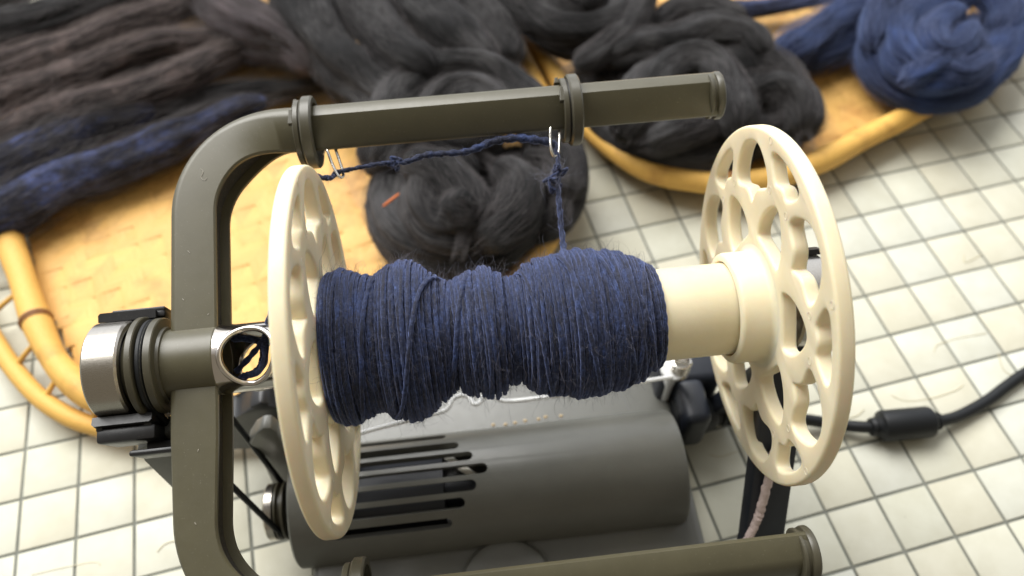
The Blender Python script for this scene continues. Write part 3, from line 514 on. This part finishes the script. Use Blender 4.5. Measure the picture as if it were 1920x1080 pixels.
# dark loops of yarn inside the orifice
lp = catmull([F(-27, 6, -2), F(-21, 5, -1), F(-17.5, 3, 0), F(-16, 6, 2), F(-17.5, 3, 1), F(-18, -1, 0), F(-20, -4, -1), F(-24, -5, -2), F(-28, -8, -3)], 12)
obj('orifice_loop', ply(lp, 1.05, seed=41, pitch=4), YARN, yarn, True, 0)
obj('orifice_loop', ply(lp+np.random.default_rng(5).normal(0, .12, lp.shape)+np.array([-.9, .7, -.9]), .9, seed=42, pitch=4), YARN, yarn, True, 0)
def hairs(base, normal, count, seed, length, rad, curl=0.5, stand=0.8):
    g = np.random.default_rng(seed); V, Fc = [], []; o = 0
    for q in range(count):
        b, nrm = base(g), None; p, nrm, tg = b; ln = g.exponential(length)+0.6; d = nrm*g.uniform(0.1, stand)+tg*g.normal(0, .8)+g.normal(0, .35, 3); d /= np.linalg.norm(d); k = 7; pts = [p-nrm*0.2]; ax = g.normal(0, 1, 3); ax /= np.linalg.norm(ax); cu_ = g.normal(0, curl)
        for j in range(k-1):
            d = d+np.cross(ax, d)*cu_*0.5+g.normal(0, .12, 3); d /= np.linalg.norm(d); pts.append(pts[-1]+d*ln/(k-1))
        q_ = catmull(pts, 2); e = np.cross(q_[1]-q_[0], [.3, .4, .8]); e /= np.linalg.norm(e)+1e-9; f = np.cross(e, nrm); w_ = rad*np.linspace(1.1, .5, len(q_))[:, None]
        V += [q_+e*w_, q_-e*w_*.5+f*w_*.86, q_-e*w_*.5-f*w_*.86]; n = len(q_)
        for m in range(3):
            x, y = o+m*n, o+((m+1) % 3)*n; Fc += [[x+i, x+i+1, y+i+1, y+i] for i in range(n-1)]
        o += 3*n
    return np.concatenate(V), Fc
def cop_base(g):
    x = g.uniform(0.5, 88); a = g.uniform(0, 2*PI); r = prof(x)+0.4; return C3(x, r, a), np.array([0, math.cos(a), math.sin(a)]), np.array([0, -math.sin(a), math.cos(a)])
def free_base(g):
    i = g.integers(60, len(P)-4); n_ = g.normal(0, 1, 3); n_ /= np.linalg.norm(n_); t_ = P[i+1]-P[i]; t_ /= np.linalg.norm(t_); return P[i]+n_*.3, n_, t_
f = obj('fuzz', hairs(cop_base, None, 9000, 1, 1.6, 0.026, stand=.35), FUZZ, yarn, True, 0); f['kind'] = 'stuff'
f = obj('fuzz', hairs(cop_base, None, 4200, 2, 2.4, 0.036, 1.3, 1.0), DFUZZ, yarn, True, 0); f['kind'] = 'stuff'
f = obj('fuzz', hairs(free_base, None, 900, 3, 1.5, 0.028, .8, 1.0), FUZZ, yarn, True, 0); f['kind'] = 'stuff'
def knot_base(g):
    n_ = g.normal(0, 1, 3); n_ /= np.linalg.norm(n_); return UF(1036, 335, 0)+g.normal(0, 1.3, 3), n_, np.cross(n_, [0, 0, 1.])
f = obj('fuzz', hairs(knot_base, None, 160, 4, 2.6, 0.035, 1.0, 1.0), FUZZ, yarn, True, 0); f['kind'] = 'stuff'

# ================================================================== the flyer
fly = thing('flyer', 'dark grey U-shaped plastic flyer with steel orifice tube round the bobbin', 'flyer', (-35, 0, AX))
UA, XB, XE, RC_ = 66.1, -35.3, 119.0, 25.0
def fpath():
    P = []
    for x in np.linspace(XE, XB+RC_, 24): P.append((x, UA))
    for t in np.linspace(PI/2, PI, 22)[1:]: P.append((XB+RC_+RC_*math.cos(t), UA-RC_+RC_*math.sin(t)))
    for u in np.linspace(UA-RC_, -(UA-RC_), 30)[1:]: P.append((XB, u))
    for t in np.linspace(PI, 1.5*PI, 22)[1:]: P.append((XB+RC_+RC_*math.cos(t), -(UA-RC_)+RC_*math.sin(t)))
    for x in np.linspace(XB+RC_, XE, 24)[1:]: P.append((x, -UA))
    return P
FP = fpath(); nF = len(FP)
# cross sections (o outward, v towards the viewer); the channel opens inwards
ARM = [(-6.9, 0.6), (-6.5, 1.6), (1.6, 5.8), (4.9, 4.9), (6.0, 3.6), (6.3, 1.6), (6.3, 0), (6.1, -1.6), (5.3, -3.6), (3.9, -5.0), (2.0, -5.6), (-2.9, -5.6), (-3.9, -5.2), (-3.9, -4.3), (-0.5, -3.6), (-0.5, 2.2), (-6.6, -0.4)]
LOW = [(-6.7, 3.6), (-5.8, 4.8), (0.6, 5.3), (3.0, 4.1), (4.9, 2.4), (6.0, .9), (6.2, -.6), (6.0, -2.0), (5.2, -3.6), (3.9, -5.0), (2.0, -5.6), (-2.9, -5.6), (-3.9, -5.2), (-3.9, -4.3), (-0.5, -3.6), (-0.5, 2.2), (-6.6, 2.6)]
BAR = [(-6.1, 4.7), (-5.6, 5.2), (4.4, 5.2), (5.5, 5.1), (6.1, 4.5), (6.2, 1.6), (6.2, 0), (6.2, -3.0), (6.2, -8.0), (5.8, -8.8), (4.5, -9.2), (-5.5, -9.2), (-6.1, -8.6), (-6.1, -7.4), (-3.6, -7.0), (-3.6, 3.2), (-6.1, 3.7)]
secs = []
for i in range(nF):
    x, u = FP[i]; s_ = np.clip((x-(XB+6))/(RC_-2), 0, 1); s_ = s_*s_*(3-2*s_); secs.append(np.array(BAR)*(1-s_)+np.array(ARM if u > 0 else LOW)*s_)
V = []; 
for i in range(nF):
    a, b = np.array(FP[max(i-1, 0)]), np.array(FP[min(i+1, nF-1)]); t = b-a; t /= np.linalg.norm(t); out = np.array([t[1], -t[0]])  # outward normal in the flyer plane
    if i < 3: out = np.array([0, 1.0])
    if i > nF-4: out = np.array([0, -1.0])
    low = np.clip((-FP[i][1]-20)/30, 0, 1)*1.5
    for o_, v_ in secs[i]: V.append(F(FP[i][0]+out[0]*o_*(1-.10*low), FP[i][1]-low*.6+out[1]*o_*(1-.10*low), v_))
Fc = grid_faces(nF, 17, False); ch = {13, 14, 15}
fr = obj('frame', (V, Fc), GREY, fly, True, 42); fr.data.materials.append(RECESS)
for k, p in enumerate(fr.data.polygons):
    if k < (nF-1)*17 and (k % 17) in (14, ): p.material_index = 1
for sg in (1, -1):
    c = F(XE, sg*UA-(0.9 if sg < 0 else 0), 0)
    obj('end_cap', lathe([(XE-2.6, .5), (XE-2.6, 6.4), (XE-2.4, 6.8), (XE-1.7, 6.8), (XE-1.5, 6.3), (XE-.6, 6.1), (XE-.4, 6.9), (XE+.2, 7.15), (XE+1.2, 7.15), (XE+1.6, 6.8), (XE+1.7, .5)], 56, c[1]+FA[1]*0.1*sg, c[2]), GREY2, fly, True, 25)
def tubeX(prof, **k): return lathe(prof, 96, **k)
obj('hub', tubeX([(-43.0, 7.6), (-43.0, 9.0), (-42.6, 9.5), (-29.6, 9.5), (-29.1, 9.2), (-29.0, 7.6)], closed=True), GREY, fly, True, 30)
sh = obj('orifice_tube', tubeX([(-54, 7.9), (-54, 8.6), (-29.4, 8.6), (-29.3, 9.35), (-3.9, 9.35), (-3.9, 7.9)], closed=True), CHROME, fly, True, 30)
HX, HU, HR = -20.3, -0.9, 7.15
cyl = []
for vv in (-16, 16):
    for a in np.linspace(0, 2*PI, 56, endpoint=False): cyl.append(F(HX+HR*math.cos(a), HU+HR*math.sin(a), vv))
boolean(sh, (np.array(cyl), grid_faces(2, 56, False)))
for sg in (1, -1):
    lip = [F(HX+(HR+.1)*math.cos(a), HU+(HR+.1)*math.sin(a), sg*(math.sqrt(9.35**2-(HU+(HR+.1)*math.sin(a))**2)-0.35)) for a in np.linspace(0, 2*PI, 90, endpoint=False)]
    obj('orifice_lip', sweep(lip, 0.85, True, s=12), CHROME, fly)
SW = lambda L: [(-42.4+(x+45.3)*.86, r) for x, r in L]
obj('whorl', tubeX(SW([(-56.4, 8.4), (-56.4, 10.4), (-55.4, 10.9), (-54.6, 12.2), (-54.2, 13.3), (-53.9, 13.6), (-52.4, 13.6), (-52.1, 13.3), (-51.7, 10.6), (-51.0, 10.3), (-50.6, 10.6), (-50.5, 12.2), (-50.2, 12.6), (-49.8, 12.6), (-49.6, 12.2), (-49.4, 11.9), (-49.2, 12.3), (-48.9, 12.9), (-47.0, 12.9), (-46.7, 12.6), (-46.5, 10.4), (-45.6, 10.2), (-45.3, 9.0), (-45.3, 8.4)]), closed=True), GREY2, fly, True, 25)

LINT = mat('pale_lint', (0.45, 0.42, 0.36), 0.8)
lg = []
for pts in ([(376, 316), (381, 322), (377, 332), (383, 338), (388, 333)], [(352, 470), (356, 474)], [(372, 842), (371, 847)], [(342, 560), (345, 563)], [(389, 590), (392, 588)], [(365, 980), (368, 984)], [(330, 690), (334, 688)]):
    lg.append(sweep(catmull([UF(a, b, 5.32) for a, b in pts], 4), 0.06, s=5))
o = obj('lint', join(lg), LINT, fly, True, 0); o['kind'] = 'stuff'
# guides sliding on the arms
def guide(x, sg, label, wire, tilt=0.0):
    t = thing('yarn_guide', label, 'yarn guide', F(x, sg*UA, 0), 'sliding yarn guides on the flyer arms')
    c = F(x, sg*(UA-0.6), -0.2)
    def rg(x0, x1, ri, ro, bev=.35):
        pr = [(x0, ri), (x0, ro-bev), (x0+bev, ro), (x1-bev, ro), (x1, ro-bev), (x1, ri)]
        Vx, Fx = lathe(pr, 72, c[1], c[2], closed=True); Vx = np.array(Vx); d = Vx-c; ctr = c
        out = d.copy(); out[:, 0] = d[:, 0]+tilt*(d@FA); return ctr+out, Fx
    obj('ring', rg(x+0.2, x+3.6, 8.6, 10.6, .5), GREY2, t, True, 25); obj('inner_ring', rg(x-1.9, x-0.1, 8.4, 9.6, .3), GREY2, t, True, 25)
    obj('groove_band', rg(x-.25, x+.4, 8.5, 9.2, .1), BLACK, t, True, 25)
    for u0, u1 in ((8.2, 10.0), (-1.5, 3.0)):       # the clip tabs on the left of the ring
        rr_ = lambda u: math.sqrt(max(0.1, 9.4**2-min(abs(u), 9.3)**2))
        obj('clip_tab', join([prism([(x-3.0, u0), (x-1.6, u0), (x-1.6, u1), (x-2.6, u1)], lambda a, b, v: c+(a-c[0])*XV+FA*sg*b+FN*v+tilt*b*XV, rr_(u0)-1.6 if abs(u0) < 5 else -2.5, rr_(u0)+.1 if abs(u0) < 5 else 2.5, .15)]), GREY2, t, False)
    if wire is not None: obj('wire_loop', sweep(catmull(wire, 8), .42, s=10), WIRE, t)
    return t
w1 = [F(0.2, 59, -1.5), UF(612, 280, .6), UF(622, 305, .6), UF(630, 322, .6), UF(637, 332, .5), UF(643, 331, -.2), UF(643, 322, -.8), UF(636, 300, -.8), UF(626, 270, -.8), F(4.6, 60, -1.5)]
guide(-4.4, 1, 'dark ring guide on the upper arm beside the flyer corner, above the left flange', w1)
w2 = [F(70.6, 60.5, -1.5), UF(1033, 238, 1.2), UF(1032, 262, 1.2), UF(1034, 282, 1), UF(1040, 293, .4), UF(1047, 285, -.3), UF(1049, 262, -.8), UF(1050, 240, -.8), F(72.8, 61, -1.5)]
guide(73.6, 1, 'dark ring guide further out on the upper arm, oval wire loop carrying the yarn', w2)
guide(2.5, -1, 'dark ring guide on the lower arm, barely peeking in at the bottom edge', None)

# ================================================================== the spinner body
body = thing('electric_spinner', 'dark grey electric spinner body with slotted motor cover below the bobbin', 'spinning machine', (42, -20, 0))
obj('base', box(-23, 112, -96, 38, 2.5, 20, 3.0, 3), BODY, body, True, 30)
for fx, fy in ((-14, -85), (103, -85), (-14, 28), (103, 28)): obj('foot', lathe([(0, .1), (0, 5), (2.5, 5.5), (2.5, .1)], 24, 0, 0), RUBBER, body).location += Vector((0, 0, 0))
for o in [c for c in body.children if c.name.startswith('foot')]:
    pass
CY, CZ, CR = -13.0, 22.5, 20.3
cover = obj('motor_cover', lathe([(-27, 17.8), (-27, CR-.7), (-26.3, CR), (105.0, CR), (106.4, CR-.7), (106.9, CR-2.2), (106.9, .3), (105.0, .3), (104.8, 17.8)], 96, CY, CZ, closed=True), BODY, body, True, 35)
def cyl_hit(px, py):
    r = RC.T@np.array([(px-960)/FPX, (py-540)/FPX, 1.]); o_ = np.array([CAM[1]-CY, CAM[2]-CZ]); d_ = r[1:]; a = d_@d_; b = 2*o_@d_; c = o_@o_-CR**2; t = (-b-math.sqrt(max(0, b*b-4*a*c)))/(2*a); p = CAM+r*t; return p[0], math.atan2(p[2]-CZ, p[1]-CY)
slots = []; SLOT = [(836, 818, -6), (860, 834, -9), (886, 853, -12), (914, 876, -14), (893, 908, -14), (872, 942, -14), (848, 980, -13)]
for px, py, xl in SLOT:
    xr, an = cyl_hit(px, py); hw = 1.75; pts = []
    for q in np.linspace(-PI/2, PI/2, 8): pts.append((xr-hw+hw*math.cos(q), hw*math.sin(q)))
    for q in np.linspace(PI/2, 1.5*PI, 8): pts.append((xl+hw+hw*math.cos(q), hw*math.sin(q)))
    rd = np.array([0, math.cos(an), math.sin(an)]); tg = np.array([0, -math.sin(an), math.cos(an)]); ctr = np.array([0, CY, CZ])
    Vc = [ctr+XV*a+tg*b+rd*d for d in (14.5, 26) for a, b in pts]; slots.append((Vc, grid_faces(2, len(pts), False)))
cover.data.materials.append(BLACK)
boolean(cover, join(slots))
obj('motor_can', lathe([(-20, .3), (-20, 12.0), (24, 12.0), (24, 5), (60, 5), (60, .3)], 48, CY, CZ), MOTOR, body)
obj('motor_lead', sweep(catmull([(26, -6, 37), (32, -12, 38), (40, -17, 36), (48, -14, 30)], 6), 1.2, s=8), mat('white_lead', (0.7, 0.68, 0.6), 0.5), body)
obj('cover_end', lathe([(-27.4, .3), (-27.4, 15), (-27.0, 17.9), (-26.5, 17.9), (-26.5, .3)], 64, CY, CZ), BLACK, body, True, 30)
# beads along the seam, coloured amber to stand in for its little highlights
gb = []
for px_, py_ in ((925, 797), (948, 796), (966, 793), (985, 789), (1010, 786), (1023, 782), (1052, 780)): 
    p = U(px_, py_, 22.2); gb.append(lathe([(p[0]-.8, .05), (p[0]-.5, .5), (p[0], .7), (p[0]+.5, .5), (p[0]+.8, .05)], 10, p[1], p[2]))
o = obj('seam_bead', join(gb), mat('amber_highlight', (0.55, 0.42, 0.25), 0.3), body); o['kind'] = 'stuff'
c = U(952, 1100, 20)
obj('dial', box(-1, 1, -1, 1, -1, 1), BODY, body)
bpy.data.objects.remove(bpy.data.objects['dial'])
def latheZ(prof, cx, cy, s=64):
    t = np.arange(s)*2*PI/s; V = np.array([[cx+r*math.cos(a), cy+r*math.sin(a), z] for r, z in prof for a in t]); return V, [f[::-1] for f in grid_faces(len(prof), s, False)]
obj('dial', latheZ([(0.2, 21.2), (9, 21.6), (12.5, 22.4), (14.5, 22.2), (15.6, 21), (16.0, 20.2), (17.0, 20.1), (17.2, 19)][::-1], c[0], c[1]), BODY, body, True, 40)
for fo in [o for o in body.children if o.name.startswith('foot')]: bpy.data.objects.remove(fo)
for fx, fy in ((-14, -85), (103, -85), (-14, 28), (103, 28)): obj('foot', latheZ([(.1, 2.6), (5.5, 2.6), (5, .1), (.1, .1)][::-1], fx, fy, 24), RUBBER, body)
# left upright panel, hinge block and belt pulley
def UY(px, py, y):
    r = RC.T @ np.array([(px-960)/FPX, (py-540)/FPX, 1.0]); t = (y-CAM[1])/r[1]; return CAM + r*t
def upanel(nm, pts, y, thick, m, bev=.8):
    W = [UY(a, b, y) for a, b in pts]; return obj(nm, prism([(w_[0], w_[2]) for w_ in W], lambda a, b, t: np.array([a, t, b]), y, y+thick, bev), m, body, True, 30)
upanel('upright_panel', [(480, 814), (492, 804), (508, 803), (520, 812), (552, 868), (566, 960), (534, 965), (500, 880), (466, 832)], -1, 5, BODY)
upanel('upright_block', [(380, 800), (445, 786), (470, 764), (488, 756), (503, 758), (520, 768), (570, 762), (575, 850), (500, 838), (440, 842), (380, 850)], 12, 9, BLACK, 1.2)
upanel('upright_arm', [(256, 846), (272, 864), (318, 909), (400, 992), (404, 900), (400, 800), (330, 800)], -16, 5, BODY)
PX_, PY_, PZ_ = -32.0, -14.5, 26.0
pul = obj('pulley', lathe([(PX_-1.8, .3), (PX_-1.8, 7.6), (PX_-1.2, 9.6), (PX_-.6, 9.6), (PX_-.1, 8.0), (PX_+.6, 8.0), (PX_+1.1, 9.8), (PX_+1.9, 9.8), (PX_+2.2, 9.2), (PX_+2.2, .3)], 56, PY_, PZ_), GREY2, body, True, 30)
obj('pulley_face', lathe([(PX_-4.8, .3), (PX_-4.8, 8.8), (PX_-4.2, 9.5), (PX_-1.81, 9.5), (PX_-1.81, .3)], 56, PY_, PZ_), STEEL, body, True, 30)
obj('motor_shaft', lathe([(PX_+2.1, .3), (PX_+2.1, 3.2), (-27.4, 3.2), (-27.4, .3)], 32, PY_, PZ_), STEEL, body, True, 30)
bp = []
for a in np.linspace(-PI*0.02, -PI*0.98, 24): bp.append((PX_+.2, PY_+8.6*math.cos(a), PZ_+8.6*math.sin(a)))
for a in np.linspace(PI*1.02, -PI*0.02+0, 26): bp.append((-46.9, 11.9*math.cos(a), AX+11.9*math.sin(a)))
bp2 = bp[:24][::1]+[tuple(np.array(bp[23])*(1-t)+np.array(bp[24])*t) for t in np.linspace(0.03, .97, 16)]+bp[24:]+[tuple(np.array(bp[-1])*(1-t)+np.array(bp[0])*t) for t in np.linspace(0.03, .97, 16)]
obj('drive_belt', sweep(bp2, 1.0, True, s=8), RUBBER, body)
# front bearing held in a split clip
def arcclip(x0, x1, ri, ro, a0, a1, n=60):
    V = []; 
    for a in np.linspace(math.radians(a0), math.radians(a1), n):
        for x, r in ((x0, ri), (x0, ro-.6), (x0+.6, ro), (x1-.6, ro), (x1, ro-.6), (x1, ri)): V.append(F(x, r*math.cos(a), r*math.sin(a)))
    return V, [f[::-1] for f in grid_faces(n, 6, False)]
obj('bearing', lathe([(-61.2, 10.8), (-61.2, 12.4), (-60.6, 13.0), (-52.7, 13.0), (-52.1, 12.5), (-52.0, 11.2), (-53.0, 10.8)], 96, closed=True), STEEL, body, True, 25)
obj('bearing_seal', lathe([(-60.6, 8.6), (-60.6, 10.9), (-52.8, 10.9), (-52.8, 8.6)], 96, closed=True), BLACK, body, True, 25)
obj('bearing_clip', arcclip(-61.8, -46.5, 13.3, 15.8, 8, -196), BLACK, body, True, 30)
def fbox(x0, x1, u0, u1, v0, v1, bev=.6): return box(x0, x1, u0, u1, v0, v1, bev, 2, lambda a, b, c_: F(a, b, c_))
obj('clip_jaw', join([fbox(-58.6, -44.5, 15.3, 16.5, -9, 1.0, .3), fbox(-58.6, -57.4, 13.4, 15.8, -6, .8, .3), fbox(-47.3, -44.5, 13.7, 16.0, -6, .8, .5)]), BLACK, body, True, 30)
obj('clip_jaw', join([fbox(-61.2, -46, -19.6, -15.6, -9, 3.0, .9), fbox(-61.2, -59.4, -16.5, -12.4, -6, 3.2, .5), fbox(-49.2, -47.0, -16.6, -13.2, -6, 2.8, .5)]), BLACK, body, True, 30)
obj('clip_foot', join([fbox(-53, -38, -23.6, -22.0, -8, 2.5, .7), fbox(-51, -38, -22.2, -19.5, -8, -4, .4)]), BLACK, body, True, 30)
# clear nylon brake line with its bent hook, and the spring at the right
bl = catmull([U(560, 850, 46), U(680, 811, 46), U(760, 790, 46), U(828, 772, 46), U(842, 762, 46.5), U(850, 748, 47), U(866, 741, 47), U(880, 746, 47), U(888, 757, 47), U(898, 756, 47), U(905, 744, 47), U(920, 738, 46.5), U(950, 752, 46), U(1040, 742, 46), U(1140, 726, 46), U(1262, 706, 46)], 8)
o = obj('brake_line', sweep(bl, .8, s=8), CLEAR, body)
sp = []; c0 = U(1272, 700, 40)
for i in range(130): a = i/130*2*PI*9; sp.append(c0+np.array([3.2*math.cos(a), 3.0*math.sin(a), i/130*9.0]))
obj('spring', sweep(np.array(sp), .38, s=6), WIRE, body)
obj('spring_post', latheZ([(2.0, 8), (2.2, 40), (4.6, 41), (4.8, 43), (.2, 43)], c0[0]-2, c0[1]+1, 24), CLEAR, body)
obj('rear_bracket', join([box(106, 130, 14, 34, 6, 34, 3, 3), box(112, 122, -2, 16, 10, 34, 3, 3)]), NAVY, body, True, 30)
obj('power_socket', lathe([(105, .3), (105, 7.2), (108, 7.6), (109, 7.2), (109, .3)], 40, 0, 20), BLACK, body, True, 30)
# rear upright with bearing
def slab(A, B_, wx, wy, m, nm, bev=1.2):
    A, B_ = np.array(A, float), np.array(B_, float); d = B_-A; L = np.linalg.norm(d); d /= L; y = np.cross(d, XV); y /= np.linalg.norm(y)
    return obj(nm, box(-wx/2, wx/2, -wy/2, wy/2, 0, L, bev, 2, lambda a, b, c_: A+XV*a+y*b+d*c_), m, body, True, 30)
slab((131, -2, 96), (124, -46, 40), 13, 7, NAVY, 'rear_upright'); slab((124, -45.2, 41), (116, -92, 2), 13, 8, NAVY, 'rear_leg')
slab((133, -6, 78), (133, 14, 3), 14, 7, NAVY, 'rear_leg')
obj('rear_bearing', lathe([(127.5, 10.6), (127.5, 12.4), (128.1, 13.0), (136.4, 13.0), (137, 12.4), (137, 10.6)], 96, closed=True), STEEL, body, True, 25)
obj('rear_bearing_seal', lathe([(128, 3), (128, 10.8), (136.5, 10.8), (136.5, 3)], 64, closed=True), STEEL, body, True, 25)
obj('rear_shaft', lathe([(122.5, .3), (122.5, 5.4), (127, 5.4), (141, 3.2), (141, .3)], 48), STEEL, body, True, 30)
obj('rear_clip', arcclip(128.5, 138, 13.2, 14.8, -20, 34), BLACK, body, True, 30)
obj('rear_knob', lathe([(136.8, .3), (136.8, 6.0), (138, 6.8), (142, 6.8), (143.4, 5.6), (143.4, .3)], 48), BLACK, body, True, 30)
PL = catmull([U(1452, 845, 70), U(1440, 905, 62), U(1428, 950, 54), U(1415, 985, 48), U(1398, 1020, 42), U(1380, 1060, 30)], 10)
pt = obj('loose_thread', sweep(PL+np.random.default_rng(3).normal(0, .12, PL.shape), 1.35, s=10), PINK); tag(pt, 'pale pink thread draped over the dark rear leg of the spinner', 'thread')

# ================================================================== the power cable
cab = thing('power_cable', 'black power cable with ferrite bead, plugged into the spinner side', 'cable', tuple(U(1690, 800, 0)))
g0 = U(1250, 778, 21)
cp = [U(1375, 779, 16), U(1440, 782, 11), U(1510, 787, 6), U(1570, 796, 4), U(1625, 801, 5.6), U(1692, 801, 6.2), U(1760, 790, 5.4), U(1800, 779, 3.4), U(1850, 752, 2.6), U(1890, 722, 2.6), U(1930, 695, 2.6), U(2000, 660, 2.6), U(2100, 640, 2.6)]
obj('cord', sweep(catmull(cp, 10), 2.35, s=16), RUBBER, cab)
def along(A, B_, prof, s=40):
    A, B_ = np.array(A, float), np.array(B_, float); d = B_-A; L = np.linalg.norm(d); d /= L; a = np.cross(d, [0, 0, 1.]); a /= np.linalg.norm(a); b = np.cross(d, a); t = np.arange(s)*2*PI/s
    V = np.array([A+d*(q*L)+a*r*math.cos(x)+b*r*math.sin(x) for q, r in prof for x in t]); return V, [f[::-1] for f in grid_faces(len(prof), s, False)]
obj('ferrite_bead', along(U(1632, 801, 6.2), U(1762, 789, 6.2), [(0, 2.2), (0, 3.4), (.05, 3.8), (.07, 2.9), (.10, 3.9), (.13, 4.6), (.15, 5.9), (.18, 6.2), (.82, 6.2), (.86, 5.8), (.90, 4.4), (.93, 3.4), (.94, 2.9), (.96, 3.6), (1, 3.2), (1, 2.2)]), RUBBER, cab, True, 30)
obj('bead_seam', along(U(1655, 807, 5.9), U(1742, 799, 5.9), [(0, .2), (0, 6.45), (1, 6.45), (1, .2)]), RUBBER, cab, True, 30)
bpy.data.objects.remove(bpy.data.objects['bead_seam'])
obj('plug', along(U(1262, 780, 20), U(1338, 777, 18), [(0, 2), (0, 6.4), (.1, 6.8), (.50, 6.6), (.52, 6.1), (.58, 6.1), (.60, 6.5), (.9, 6.2), (1, 5.2), (1, 2)]), RUBBER, cab, True, 30)
obj('strain_relief', along(U(1338, 777, 18), U(1384, 779, 15.6), [(0, 2), (0, 4.4), (.16, 4.4), (.18, 3.4), (.26, 3.4), (.28, 4.2), (.42, 4.2), (.44, 3.2), (.52, 3.2), (.54, 4.0), (.68, 4.0), (.70, 3.0), (.78, 3.0), (.8, 3.8), (.98, 3.6), (1, 2)]), RUBBER, cab, True, 30)
